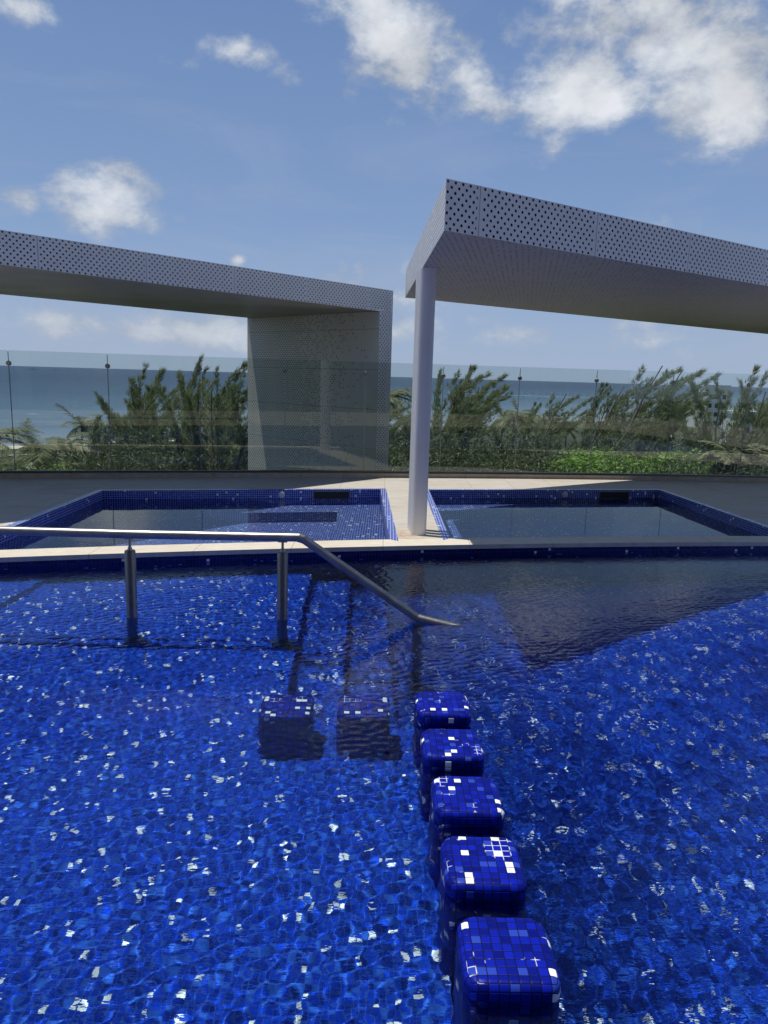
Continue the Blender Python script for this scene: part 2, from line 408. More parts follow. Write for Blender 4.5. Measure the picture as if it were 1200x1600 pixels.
# coping along the pool
mb = MB()
for a, b in zip(XS[:-1], XS[1:]):
    f0, f1 = (a, cop(a)-.012), (b, cop(b)-.012); g0, g1 = (a, inner(a)), (b, inner(b)); t = .004; d = -.035
    mb.face([(*f0, t), (*f1, t), (*g1, t), (*g0, t)]); mb.face([(*f0, d), (*f1, d), (*f1, t), (*f0, t)])
    mb.face([(*g1, d), (*g0, d), (*g0, t), (*g1, t)]); mb.face([(*g0, d), (*g1, d), (*f1, d), (*f0, d)])
tag(mb.build('pool_coping', M['coping']), kind='structure')
# pool wall below the coping
mb = MB()
for a, b in zip(XS[:-1], XS[1:]):
    mb.face([(a, cop(a), -1.6), (b, cop(b), -1.6), (b, cop(b), -.036), (a, cop(a), -.036)])
pw = tag(mb.build('pool_wall', M['wall_tile']), kind='structure')
# pool floor: shallow shelf, three steps down to the right, deep end
mb = MB()
L1 = [(-.62, 6.33), (-.558, 4.70), (-.51, 3.60)]
L2 = [(-.29, 6.40), (-.233, 4.71), (-.215, 3.60)]
L3 = [(.02, 6.47), (.08, 4.72), (.13, 3.60)]
PD, FD, DD = .44, .47, 1.14                                  # depths: back shelf, front shelf, deep floor
T1, T2 = .66, .90                                            # depths of the two steps
def q(pts, z): mb.face([(p[0], p[1], WL-z) for p in pts])
def wy(x): return cop(x)+.004
def wall_pts(x0, x1, n=8): return [(x0+(x1-x0)*i/n, wy(x0+(x1-x0)*i/n)) for i in range(n+1)]
def line(x): return 4.70+(x+.558)*.052                       # the low step across the shelf
LD = [(-2.71, wy(-2.71)), (-2.78, line(-2.78))]              # side ledge at the far left, 10 cm higher
q([(-8, line(-8)), LD[1]]+wall_pts(-8, LD[0][0])[::-1], .34)
q([LD[1], L1[1]]+wall_pts(LD[0][0], L1[0][0])[::-1], PD)
mb.face([(*LD[1], WL-PD), (*LD[0], WL-PD), (*LD[0], WL-.34), (*LD[1], WL-.34)])
mb.face([(-8, line(-8), WL-FD), (*LD[1], WL-FD), (*LD[1], WL-.34), (-8, line(-8), WL-.34)])
mb.face([(*LD[1], WL-FD), (*L1[1], WL-FD), (*L1[1], WL-PD), (*LD[1], WL-PD)])
SE = .25                                                     # shelf edge under the row of seats
q([(-8, -1.2), (SE, -1.2), (SE, 3.60), L1[2], L1[1], (-8, line(-8))], FD)
def step(A, B, z):
    q([A[1], B[1]]+[(B[0][0], wy(B[0][0])), (A[0][0], wy(A[0][0]))], z)
    q([A[2], B[2], B[1], A[1]], z+.035)
    mb.face([(*A[1], WL-z-.035), (*B[1], WL-z-.035), (*B[1], WL-z), (*A[1], WL-z)])
def riser(A, zt, zf, zb):
    w_ = (A[0][0], wy(A[0][0]))
    mb.face([(*A[1], WL-zb), (*w_, WL-zb), (*w_, WL-zt), (*A[1], WL-zt)])
    mb.face([(*A[2], WL-zb-.035), (*A[1], WL-zb-.035), (*A[1], WL-zf), (*A[2], WL-zf)])
step(L1, L2, T1); step(L2, L3, T2)
riser(L1, PD, FD, T1); riser(L2, T1, T1+.035, T2); riser(L3, T2, T2+.035, DD)
q([(SE, -1.2), (10, -1.2)]+wall_pts(L3[0][0], 10, 30)[::-1]+[L3[1], L3[2], (SE, 3.60)], DD)
mb.face([(SE, -1.2, WL-DD), (SE, 3.6, WL-DD), (SE, 3.6, WL-FD), (SE, -1.2, WL-FD)])
mb.face([(SE, 3.6, WL-DD), (L1[2][0], 3.6, WL-DD), (L1[2][0], 3.6, WL-FD), (SE, 3.6, WL-FD)])
pf = tag(mb.build('pool_floor', M['pool_tile']), kind='structure')
# sides of the pool out of the picture, and the near deck the viewer stands on
mb = MB()
mb.face([(-8, .35, -1.6), (10, .35, -1.6), (10, .35, 0), (-8, .35, 0)][::-1])
mb.face([(-8, wy(-8), -1.6), (-8, .35, -1.6), (-8, .35, 0), (-8, wy(-8), 0)][::-1])
mb.face([(10, wy(10), -1.6), (10, .35, -1.6), (10, .35, 0), (10, wy(10), 0)])
tag(mb.build('pool_side', M['wall_tile']), kind='structure')
mb = MB(); mb.box((-14, -9, -.4), (16, .34, 0)); mb.box((-14, .341, -.4), (-8.001, 9, 0)); mb.box((10.001, .341, -.4), (16, 12.0, 0))
tag(mb.build('near_deck', stone('travertine_near_deck', (.30, .28, .24), 5., joints=(.61, .61))), kind='structure')

# spas
SW = -.12
def spa(name, poly, bench):
    mb = MB(); n = 4; zb = SW-.93
    for i in range(4):
        a, b = poly[i], poly[(i+1) % 4]
        mb.face([(*b, zb), (*a, zb), (*a, 0), (*b, 0)])
    mb.face([(*p, zb) for p in poly])
    BL_, BR_ = poly[3], poly[2]; FR_, FL_ = poly[1], poly[0]
    zt = SW-.40
    def L(a, b, t): return (a[0]+(b[0]-a[0])*t, a[1]+(b[1]-a[1])*t)
    if bench == 'right':
        # a bench along the back and one down the right side
        p0 = (-2.3, 9.35); a0 = (-2.3, 8.84); a1 = (-.589, 9.20); a2 = (-.46, inner(-.46)+.005)
        e = .002
        mb.face([(*a0, zt), (*a1, zt), (BR_[0]-e, BR_[1]-e, zt), (p0[0], p0[1]-e, zt)])
        mb.face([(*a2, zt), (FR_[0]-e, FR_[1]+e, zt), (BR_[0]-e, BR_[1]-e, zt), (*a1, zt)])
        mb.face([(*a0, zb), (*a1, zb), (*a1, zt), (*a0, zt)])
        mb.face([(*a1, zb), (*a2, zb), (*a2, zt), (*a1, zt)])
        mb.face([(p0[0], p0[1], zb), (*a0, zb), (*a0, zt), (p0[0], p0[1], zt)])
    else:
        a0 = (BL_[0]+.45, BL_[1]-.4); a1 = (BR_[0]-.45, BR_[1]-.55); 
        mb.face([(BL_[0]+.002, BL_[1]-.45, zt), (*a1, zt), (BR_[0]-.002, BR_[1]-.003, zt), (BL_[0]+.002, BL_[1]-.003, zt)])
        mb.face([(BL_[0]+.002, BL_[1]-.45, zb), (*a1, zb), (*a1, zt), (BL_[0]+.002, BL_[1]-.45, zt)])
        mb.face([(a1[0], a1[1], zb), (BR_[0]-.002, a1[1]+.02, zb), (BR_[0]-.002, a1[1]+.02, zt), (a1[0], a1[1], zt)])
    return tag(mb.build(name, M['spa_tile']), kind='structure')
sL = spa('spa_basin', SPL, 'right'); sR = spa('spa_basin', SPR, 'none')

# a single course of mosaic round the rim of each spa
for poly in (SPL, SPR):
    mb = MB(); W_ = .080; c0 = Vector((sum(p[0] for p in poly)/4, sum(p[1] for p in poly)/4)); z = .0045
    out = []
    for i in range(4):
        p, a, b = Vector(poly[i]), Vector(poly[i-1]), Vector(poly[(i+1) % 4]); d1 = (p-a).normalized(); d2 = (b-p).normalized()
        n1_ = Vector((d1.y, -d1.x)); n2_ = Vector((d2.y, -d2.x)); k_ = (n1_+n2_); out.append(p+k_*(W_/k_.dot(n1_)))
    for i in range(1, 4):
        a, b = Vector(poly[i]), Vector(poly[(i+1) % 4]); oa, ob_ = out[i], out[(i+1) % 4]
        mb.face([(oa.x, oa.y, z), (ob_.x, ob_.y, z), (b.x, b.y, z), (a.x, a.y, z)]); mb.face([(a.x, a.y, z), (b.x, b.y, z), (b.x, b.y, -.002), (a.x, a.y, -.002)])
        mb.face([(ob_.x, ob_.y, z), (oa.x, oa.y, z), (oa.x, oa.y, -.002), (ob_.x, ob_.y, -.002)])
    tag(mb.build('spa_rim', M['spa_tile']), kind='structure')

# water surfaces: real ripples
def waves(X, Y, seed, amp=1.):
    rng = np.random.default_rng(seed); Z = np.zeros_like(X)
    # (wavelength, slope) bands; ripples run mostly from left to right and towards the viewer
    for lo, hi, slope, k in ((.9, 1.8, .004, 10), (.35, .8, .007, 16), (.12, .3, .011, 26), (.034, .070, .050, 90)):
        for _ in range(k):
            lam = math.exp(rng.uniform(math.log(lo), math.log(hi))); kk = 2*math.pi/lam
            th = rng.normal(-.9, .75); a = slope/kk*math.sqrt(2./k)
            Z += a*np.sin(kk*(math.cos(th)*X+math.sin(th)*Y)+rng.uniform(0, 6.28))
    calm = np.clip((X-.3)/1.4, 0, 1); amp = amp*(1-.42*calm*calm*(3-2*calm))
    gust = 0.75+.25*np.sin(X*.9+1.3*np.sin(Y*.6+1))*np.cos(Y*1.1-.7*X+seed)
    return Z*amp*gust
def water(name, xs, y0f, y1f, ny, z, seed, amp):
    U = np.linspace(0, 1, ny); X = np.repeat(xs[None, :], ny, 0)
    Y0 = np.array([y0f(x) for x in xs]); Y1 = np.array([y1f(x) for x in xs])
    Y = Y0[None, :]+(Y1-Y0)[None, :]*U[:, None]
    Z = z+waves(X, Y, seed, amp); V = np.stack([X, Y, Z], -1).reshape(-1, 3)
    nx = len(xs); i = np.arange(ny-1)[:, None]*nx+np.arange(nx-1)[None, :]; i = i.ravel()
    o = np_mesh(name, V, np.stack([i, i+1, i+nx+1, i+nx], -1), M['water'], smooth=True)
    o.cycles.is_caustics_caster = True
    return tag(o, kind='structure')
water('pool_water', np.concatenate([np.linspace(-8, -4.2, 60)[:-1], np.linspace(-4.2, 5.2, 1080), np.linspace(5.2, 10, 70)[1:]]), lambda x: .352, lambda x: cop(x)-.001, 760, WL, 3, 1.)
def edge(a, b): return lambda x: a[1]+(b[1]-a[1])*(x-a[0])/(b[0]-a[0])
def spa_water(poly, seed):
    x0 = max(poly[0][0], poly[3][0])+.002; x1 = min(poly[1][0], poly[2][0])-.002
    xs = np.linspace(x0, x1, 200)
    fr, bk = edge(poly[0], poly[1]), edge(poly[3], poly[2])
    # follow slanted sides
    ny = 150; U = np.linspace(0, 1, ny)[:, None]; T = np.linspace(0.0008, .9992, 200)[None, :]
    P = [np.array(p) for p in poly]
    X = (P[0][0]+(P[1][0]-P[0][0])*T)*(1-U)+(P[3][0]+(P[2][0]-P[3][0])*T)*U
    Y = (P[0][1]+(P[1][1]-P[0][1])*T)*(1-U)+(P[3][1]+(P[2][1]-P[3][1])*T)*U
    Z = SW+waves(X, Y, seed, .28); V = np.stack([X, Y, Z], -1).reshape(-1, 3); nx = 200
    i = (np.arange(ny-1)[:, None]*nx+np.arange(nx-1)[None, :]).ravel()
    o = np_mesh('spa_water', V, np.stack([i, i+1, i+nx+1, i+nx], -1), M['spa_water'], smooth=True)
    o.cycles.is_caustics_caster = True; tag(o, kind='structure')
spa_water(SPL, 8); spa_water(SPR, 9)

# ------------------------------------------------------------------ canopies
def uvside(mb, a, b, z0, z1, v0=0., u0=0.):
    L = math.hypot(b[0]-a[0], b[1]-a[1])
    mb.face([(*a, z0), (*b, z0), (*b, z1), (*a, z1)], [(u0, v0), (u0+L, v0), (u0+L, v0+z1-z0), (u0, v0+z1-z0)])
Z0, Z1 = 2.48, 2.81
def canopy(root, P, soffit_mat, u0=0.):
    """P: near-left, near-right, far-right, far-left plan corners"""
    mb = MB()
    uvside(mb, P[0], P[1], Z0, Z1, .018, u0); mb.build('front_fascia', M['fascia'], root)
    mb = MB(); uvside(mb, P[3], P[0], Z0, Z1, .018, .2); mb.build('side_fascia', M['fascia'], root)
    mb = MB(); uvside(mb, P[2], P[3], Z0, Z1, .018, .0); mb.build('rear_fascia', M['fascia'], root)
    mb = MB(); uvside(mb, P[1], P[2], Z0, Z1, .018, .0); mb.build('side_fascia', M['fascia'], root)
    mb = MB(); A = Vector(P[0]); e = (Vector(P[1])-A).normalized(); g = Vector((-e.y, e.x))
    mb.face([(*p, Z0) for p in P[::-1]], [((Vector(p)-A).dot(e)+(Vector(p)-A).dot(g)*.0, (Vector(p)-A).dot(e)*.55+(Vector(p)-A).dot(g)*.15) for p in P[::-1]] if soffit_mat is M['soffit_perf'] else None)
    if soffit_mat is M['soffit_perf']:
        mb = MB(); mb.face([(*p, Z0) for p in P[::-1]], [((Vector(p)-A).dot(e), (Vector(p)-A).dot(g)) for p in P[::-1]])
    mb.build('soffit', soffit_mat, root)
    mb = MB(); mb.face([(*p, Z1) for p in P]); mb.build('roof_sheet', M['roof_skin'], root)
    c = sum((Vector(p) for p in P), Vector((0, 0)))/4
    Q = []
    for i in range(4):
        p, a, b = Vector(P[i]), Vector(P[i-1]), Vector(P[(i+1) % 4]); u = (a-p).normalized()+(b-p).normalized(); Q.append(p+u.normalized()*.085)
    mb = MB(); mb.prism([tuple(p) for p in Q], Z0+.05, Z1-.003); mb.build('dark_core', M['shade_fill'], root)  # dark block added inside so the holes look shaded
rc = empty('canopy', (.351, 5.261, 0), label='white perforated metal canopy resting on the pale column, tapering away to the right', cat='canopy')
o = Vector((.351, 5.261))
RC = [(.351, 5.261), (7.7, 10.33), (8.95, 15.5), (.187, 9.639)]
RCL = [(p[0]-o.x, p[1]-o.y) for p in RC]
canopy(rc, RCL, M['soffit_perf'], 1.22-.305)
# left canopy with its wall leg
O = Vector((.045, 11.93)); e = Vector((.673, .74)).normalized(); g = Vector((-.74, .673)).normalized()
lc = empty('canopy', (O.x, O.y, 0), label='white perforated metal canopy at left that folds down into a perforated wall', cat='canopy')
def loc(a, b): v = -e*a+g*b; return (v.x, v.y)
LC = [loc(9.4, 0), loc(0, 0), loc(0, 3.3), loc(9.4, 3.3)]
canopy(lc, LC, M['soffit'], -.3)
# wall leg: inner face, front strip, outer face, far edge
zb = -.9
leg = MB(); uvside(leg, loc(.30, 0.), loc(0, 0), zb, Z0, .05, 0); leg.build('wall_edge', M['fascia'], lc)
leg = MB(); uvside(leg, loc(.30, 3.3), loc(.30, 0), zb, Z0, 0, 0)
a_, b_ = loc(.30, 0), loc(.30, 3.3); leg = MB()
leg.face([(*b_, zb), (*a_, zb), (*a_, Z0-.004), (*b_, Z0-.004)], [(3.3, zb), (0, zb), (0, Z0), (3.3, Z0)]); leg.build('wall_inner_skin', M['perf_wall'], lc)
leg = MB(); leg.face([(*loc(0, 0), zb), (*loc(0, 3.3), zb), (*loc(0, 3.3), Z0), (*loc(0, 0), Z0)], [(0, zb), (3.3, zb), (3.3, Z0), (0, Z0)]); leg.build('wall_outer_skin', M['perf_wall'], lc)
leg = MB(); uvside(leg, loc(0, 3.3), loc(.30, 3.3), zb, Z0, .05, 0); leg.build('wall_edge', M['fascia'], lc)
core = MB(); core.prism([loc(.25, .06), loc(.25, 3.24), loc(.05, 3.24), loc(.05, .06)][::-1], zb, Z0); core.build('wall_dark_core', M['shade_fill'], lc)  # added dark filling, gives the wall holes their shade
# columns: three slim blades one behind the other
def column(x, y, label):
    c = empty('support_column', (x, y, 0), label=label, cat='column')
    for i in range(3):
        mb = MB(); n = 40; dy = i*.128; dx = -.012*i
        ring = [(dx+.075*math.cos(a), dy+.040*math.sin(a)) for a in [2*math.pi*k/n for k in range(n)]]
        mb.prism(ring, 0.001, Z0-.002); mb.build('column_blade', M['column'], c, smooth=True, angle=50)
    return c
column(.338, 7.02, 'pale lavender column of three slim blades standing on the deck between the two spas')

# ------------------------------------------------------------------ kerb and glass fence
XF = [-6.26+1.2*i*.985 for i in range(0, 16)]
seams = [-7.45, -6.26, -5.061, -3.859, -2.662, -1.47, -.31, .836-1.19+.35, .836, 2.02, 3.242, 4.483, 5.729, 6.97, 8.2, 9.4]
seams = [-7.45, -6.26, -5.061, -3.859, -2.662, -1.49, -.33, .836, 2.02, 3.242, 4.483, 5.729, 6.97, 8.2, 9.4]
mb = MB()
for a, b in zip(XS[:-1], XS[1:]):
    def strip(o0, o1, z0, z1):
        p = [(a, fen(a)+o0), (b, fen(b)+o0), (b, fen(b)+o1), (a, fen(a)+o1)]
        mb.face([(*p[0], z0), (*p[1], z0), (*p[1], z1), (*p[0], z1)]); mb.face([(*p[0], z1), (*p[1], z1), (*p[2], z1), (*p[3], z1)])
        mb.face([(*p[2], z0), (*p[3], z0), (*p[3], z1), (*p[2], z1)])
    strip(.0, .26, -.6, .058)
tag(mb.build('kerb', M['kerb']), kind='structure')
fence = empty('glass_fence', (0, fen(0)+.1, 0), label='frameless tinted glass fence in a metal channel along the far edge of the terrace', cat='fence')
fb = MB()
for a, b in zip(XS[:-1], XS[1:]):
    for o0, o1 in ((.07, .095), (.115, .14)):
        p = [(a, fen(a)+o0), (b, fen(b)+o0), (b, fen(b)+o1), (a, fen(a)+o1)]; y0 = fence.location.y
        p = [(x_, y_-y0) for x_, y_ in p]
        z0, z1 = .058, .085
        for q4 in ([0, 1], [1, 2], [2, 3], [3, 0]):
            fb.face([(*p[q4[0]], z0), (*p[q4[1]], z0), (*p[q4[1]], z1), (*p[q4[0]], z1)])
        fb.face([(*p_, z1) for p_ in p])
fb.build('base_channel', M['channel'], fence)
FY = fence.location.y
for a, b in zip(seams[:-1], seams[1:]):
    A = Vector((a, fen(a)+.105-FY)); B = Vector((b, fen(b)+.105-FY)); d = (B-A).normalized(); n = Vector((-d.y, d.x))
    A2, B2 = A+d*.005, B-d*.005; t = .005
    P = [A2-n*t, B2-n*t, B2+n*t, A2+n*t]
    mb = MB(); mb.prism([(p.x, p.y) for p in P], .062, 1.70); mb.build('glass_panel', M['glass'], fence)
for i, s in enumerate(seams[1:-1]):
    A = Vector((s, fen(s)+.105-FY, 1.53))
    mb = MB(); mb.tube([A+Vector((0, -.022, 0)), A+Vector((0, -.016, 0)), A+Vector((0, .016, 0)), A+Vector((0, .022, 0))], [.026, .031, .031, .026], 20); mb.build('glass_clamp', M['steel'], fence, smooth=True)
    mb = MB(); mb.box((s-.0035, A.y-.0055, .09), (s+.0035, A.y+.0055, 1.685)); mb.build('joint_seal', M['seal'], fence)

# ------------------------------------------------------------------ seats in the pool
def stool_mesh(w, d, h, r=.026):
    """rounded block, finely divided"""
    bm = bmesh.new(); bmesh.ops.create_cube(bm, size=1)
    for v in bm.verts: v.co = Vector((v.co.x*w, v.co.y*d, v.co.z*h-h/2))
    up_ = [e_ for e_ in bm.edges if abs(e_.verts[0].co.z-e_.verts[1].co.z) > .01]
    bmesh.ops.bevel(bm, geom=up_, offset=.05, segments=5, profile=.5, affect='EDGES')
    bmesh.ops.bevel(bm, geom=[e_ for e_ in bm.edges if len(e_.link_faces) == 2 and min(v.co.z for v in e_.verts) > -.001 and e_.calc_face_angle(0) > 1.], offset=r, segments=5, profile=.5, affect='EDGES')
    bmesh.ops.subdivide_edges(bm, edges=[e_ for e_ in bm.edges if e_.calc_length() > .08], cuts=4, use_grid_fill=True)
    rng = random.Random(5)
    for v in bm.verts: v.co += Vector((rng.uniform(-1, 1), rng.uniform(-1, 1), rng.uniform(-1, 1)))*.0008
    for f in bm.faces: f.smooth = True
    me = bpy.data.meshes.new('pool_stool'); bm.to_mesh(me); bm.free(); me.materials.append(M['stool_tile']); return me
seats = [  # centre x, centre y, top above the water, depth of its foot, label
    (-.450, 3.41, -.032, FD, 'mosaic block seat, leftmost in the pool, wholly under the water'),
    (-.073, 3.435, -.032, FD, 'mosaic block seat wholly under the water, second from the left, beside the row of five'),
    (.310, 3.35, .055, DD, 'mosaic block seat at the far end of the row of five, smallest in the photo'),
    (.321, 2.955, .055, DD, 'mosaic block seat with white grout on top, second from the far end'),
    (.344, 2.559, .055, DD, 'mosaic block seat in the middle of the row of five'),
    (.354, 2.171, .055, DD, 'mosaic block seat second nearest the viewer, white tiles along its back edge'),
    (.3735, 1.789, .055, DD, 'mosaic block seat nearest the viewer at the bottom of the photo'),
]
stools = []
for i, (x, y, t, d, lab) in enumerate(seats):
    h = d+t+.02
    me = stool_mesh(.258, .264, h)
    ob = bpy.data.objects.new('pool_stool', me); COL.objects.link(ob); ob.location = (x, y, WL+t)
    # shift mosaic so that every seat has its own tiles: the material reads object coordinates
    ob.rotation_euler = (0, 0, math.radians([1.5, 1.5, 1.5, 1, 1.2, .6, .8][i]))
    tag(ob, lab, 'pool seat', 'mosaic block seats in the pool'); stools.append(ob)

# ------------------------------------------------------------------ handrail
hr = empty('handrail', (-1.624, 4.605, WL), label='brushed steel handrail on three posts, bending down into the water over the steps', cat='handrail')
off = Vector((-1.624, 4.605, WL))
def rel(*p): return Vector(p)-off
r = .0285
d_ = pixdir(0, 829); t_ = (.470-1.5)/d_.z; e0 = Vector((0, 0, 1.5))+d_*t_
p1_ = Vector((-1.618, 4.605, .466)); ext = p1_+(e0-p1_)*3
pts = [rel(*ext), rel(*e0), rel(*p1_), rel(-.652, 4.66, .463), rel(-.54, 4.666, .463)]
mb = MB(); mb.tube(pts, r, 24); mb.build('top_rail', M['steel'], hr, smooth=True)
mb = MB(); mb.tube([rel(-.548, 4.665, .4632), rel(-.512, 4.667, .452)], r*1.07, 24); mb.build('rail_collar', M['steel'], hr, smooth=True)
mb = MB(); mb.tube([rel(-.522, 4.667, .457), rel(.222, 4.683, -.050), rel(.245, 4.683, -.064)], r*.98, 24); mb.build('sloping_rail', M['steel'], hr, smooth=True)
mb = MB(); mb.tube([rel(.236, 4.683, -.060), rel(.32, 4.675, -.078), rel(.52, 4.655, -.114)], [r*.98, r*.98, r*.9], 24); mb.build('end_rail', M['steel'], hr, smooth=True)
for (x, y, zt, zf, pin) in ((-1.624, 4.605+.02, .355, PD, .437), (-.65, 4.66+.015, .359, PD, .434), (.249, 4.70, -.155, DD, -.092)):
    mb = MB(); f = WL-zf
    mb.tube([rel(x, y, f), rel(x, y, zt-.008), rel(x, y, zt)], [.0345, .0345, .031], 24); p = mb.build('post', M['shaded_satin'], hr, smooth=True)
    if zt > 0:
        k = MB(); k.tube([rel(x, y, zt), rel(x, y, zt+.005), rel(x, y, zt+.03), rel(x, y, pin)], [.016, .016, .0085, .0085], 14); k.build('post_pin', M['steel'], p, smooth=True)
    k = MB(); k.tube([rel(x, y, f), rel(x, y, f+.012)], [.07, .066], 24); k.build('floor_flange', M['steel'], p, smooth=True)
    k = MB(); k.box((-.03, -.012, -.004), (.03, .012, .004), Matrix.Translation(rel(x, y, pin-.004 if zt > 0 else pin))); k.build('rail_saddle', M['steel'], p)

rng = np.random.default_rng(6); mb = MB()
for k in range(70):
    x, y = -.60+rng.normal(0, .035)+.03, 4.60+rng.normal(0, .03); a = rng.uniform(0, 6.28); l_ = rng.uniform(.008, .02); w_ = l_*.4; z = WL-FD+.004+rng.uniform(0, .02); ca, sa = math.cos(a), math.sin(a)
    mb.face([(x-ca*l_, y-sa*l_, z), (x-sa*w_, y+ca*w_, z+.004), (x+ca*l_, y+sa*l_, z+.002), (x+sa*w_, y-ca*w_, z+.003)])
tag(mb.build('leaf_litter', simple('dead_leaf', (.42, .34, .16), .8)), 'small pile of dead leaves on the pool floor at the foot of the middle rail post', 'leaves')

# ------------------------------------------------------------------ spa fittings
def on_back(poly, x): return edge(poly[3], poly[2])(x)
def skimmer(poly, x0, x1, label):
    ax = math.atan2(poly[2][1]-poly[3][1], poly[2][0]-poly[3][0]); xm = (x0+x1)/2; w = (x1-x0)/math.cos(ax)/2
    s = empty('skimmer', (xm, on_back(poly, xm), -.072), ax, label=label, cat='skimmer', group='spa skimmers')
    mb = MB(); t = .010; h = .045
    mb.box((-w-t, -.010, h), (w+t, .02, h+t)); mb.box((-w-t, -.010, -h-t), (w+t, .02, -h)); mb.box((-w-t, -.010, -h+.0005), (-w, .02, h-.0005)); mb.box((w, -.010, -h+.0005), (w+t, .02, h-.0005)); mb.build('frame', M['channel'], s)
    mb = MB(); mb.box((-w+.001, -.004, -h+.001), (w-.001, .0, h-.001)); mb.build('dark_plate', M['shade_fill'], s)  # flat dark plate, paints the shade of the recess
skimmer(SPL, -.93, -.475, 'dark rectangular skimmer slot in the back wall of the left spa')
skimmer(SPR, 3.055, 3.48, 'dark rectangular skimmer slot in the back wall of the right spa')
def spa_light(poly, x, label):
    ax = math.atan2(poly[2][1]-poly[3][1], poly[2][0]-poly[3][0])
    s = empty('spa_light', (x, on_back(poly, x), -.062), ax, label=label, cat='pool fitting', group='round spa fittings')
    mb = MB(); mb.tube([(0, .01, 0), (0, -.012, 0), (0, -.016, 0)], [.042, .042, .036], 24); mb.build('bezel', M['plastic'], s, smooth=True)
    mb = MB(); mb.tube([(0, -.012, 0), (0, -.0185, 0)], [.022, .018], 20); mb.build('lens', M['plastic'], s, smooth=True)
spa_light(SPL, -1.344, 'small round white fitting on the back wall of the left spa')
spa_light(SPR, 2.532, 'small round white fitting on the back wall of the right spa')

# ------------------------------------------------------------------ building behind the viewer (seen only mirrored in the fence glass and the water)
ht = empty('hotel_building', (0, -9, 0), label='pale hotel block with dark windows behind the pool, mirrored in the glass fence', cat='building')
mb = MB()
for k in range(4):
    z = k*3.1; mb.box((-14, -.001-6, z+2.75), (16, 1.6, z+3.1))
mb.box((-14, -6, 0), (16, -5.5, 12.4))
mb.build('floor_slab', M['concrete'], ht)
for x in (-13, -8.5, -4, .5, 5, 9.5, 15):
    mb = MB(); mb.box((x, .6, .002), (x+.45, 1.05, 2.748)); mb.build('pillar', M['concrete'], ht)
for k in range(4):
    for i in range(10):
        x = -14+i*3.0; mb = MB(); mb.box((x+.1, -.2, k*3.1+.02), (x+2.9, -.15, k*3.1+2.73)); mb.build('window', M['dark_glass'], ht)

# ------------------------------------------------------------------ land, beach and sea beyond
GZ = -13.0
def land_mat():
    mt, N = material('undergrowth_ground'); p = N.node('ShaderNodeNewGeometry', out=0)
    n = N.noise(p, .6, 6); c = N.mix(N.mr(n, .35, .65), (.018, .03, .012), (.07, .085, .035))
    finish(N, princ(N, c, .9)); return mt
M['land'] = land_mat()
M['sand'] = simple('beach_sand', (.55, .50, .40), .9, 0, .3, .1)
shore = [(-700, -600), (-220, -35), (-72, 124), (-20, 180), (60, 268), (150, 330), (300, 380), (900, 420)]
mb = MB(); poly_holes(mb, [(-700, -600)]+shore[1:]+[(900, -600)], [], GZ)
tag(mb.build('ground', M['land']), kind='structure')
mb = MB()
for a, b in zip(shore[:-1], shore[1:]):
    d = (Vector(b)-Vector(a)).normalized(); n = Vector((-d.y, d.x))
    w = 16 if a[0] < -20 else 4
    mb.face([(a[0]-n.x*10, a[1]-n.y*10, GZ+.02), (b[0]-n.x*10, b[1]-n.y*10, GZ+.02), (b[0]+n.x*w, b[1]+n.y*w, GZ-.55), (a[0]+n.x*w, a[1]+n.y*w, GZ-.55)])
tag(mb.build('beach', M['sand']), kind='structure')
def sea_mat():
    mt, N = material('sea_water'); p = N.node('ShaderNodeNewGeometry', out=0); x, y, z = N.sep(p)
    # distance from the shoreline, seawards (shore runs about 49 degrees)
    d = N.m('ADD', N.m('MULTIPLY', x, -.755), N.m('MULTIPLY', y, .656))
    band = N.m('ADD', d, N.m('MULTIPLY', N.m('SUBTRACT', N.noise(p, .012, 4), .5), 90.))
    c = N.ramp(N.mr(band, 130, 900, 0, 1), [(0, (.24, .28, .29)), (.06, (.14, .19, .23)), (.18, (.065, .115, .16)), (.4, (.025, .06, .095)), (1, (.009, .026, .055))])
    st = N.noise(N.vm('MULTIPLY', p, (.012, .10, 1)), 1., 5, .6)
    c = N.mix(N.mr(st, .45, .75, 0, .5), c, (.015, .06, .11))
    foam = N.mr(N.noise(N.vm('MULTIPLY', p, (.13, .5, 1)), 1., 6, .65), .66, .71, 0, .9)
    foam = N.m('MULTIPLY', foam, N.mr(band, 120, 1400, 1, .25))
    c = N.mix(foam, c, (.75, .78, .78))
    w = N.noise(N.vm('MULTIPLY', p, (.25, .8, 1)), 1., 6, .6)
    finish(N, princ(N, c, .32, 0., bump(N, w, .8, .6), IOR=1.33)); return mt
mb = MB(); mb.face([(-30000, -3000, GZ-.4), (30000, -3000, GZ-.4), (30000, 40000, GZ-.4), (-30000, 40000, GZ-.4)])
tag(mb.build('sea', sea_mat()), kind='structure')
# pier
pr = empty('pier', tuple(at(765, 623, 630)), label='long low white pier with posts out on the sea at right', cat='pier')
A = at(700, 620.5, 640); B = at(1015, 631, 585); A.z = B.z = GZ+1.6; d = (B-A); L = d.length; dn = d.normalized(); ax = math.atan2(d.y, d.x); pr.location = A; pr.rotation_euler = (0, 0, ax)
M['pier'] = simple('pale_pier_timber', (.85, .86, .84), .7)
mb = MB(); mb.box((0, -1.6, -.25), (L, 1.6, .55)); mb.build('walkway', M['pier'], pr)
k = 0
while k*6.2 < L:
    mb = MB(); mb.box((k*6.2, -1.5, .551), (k*6.2+.9, -.7, 4.0)); mb.build('post', M['pier'], pr)
    k += 1
k = 0
while k*12.4 < L:
    mb = MB(); mb.box((k*12.4+2, -1., -3.), (k*12.4+2.4, 1., -.251)); mb.build('pile', M['pier'], pr)
    k += 1
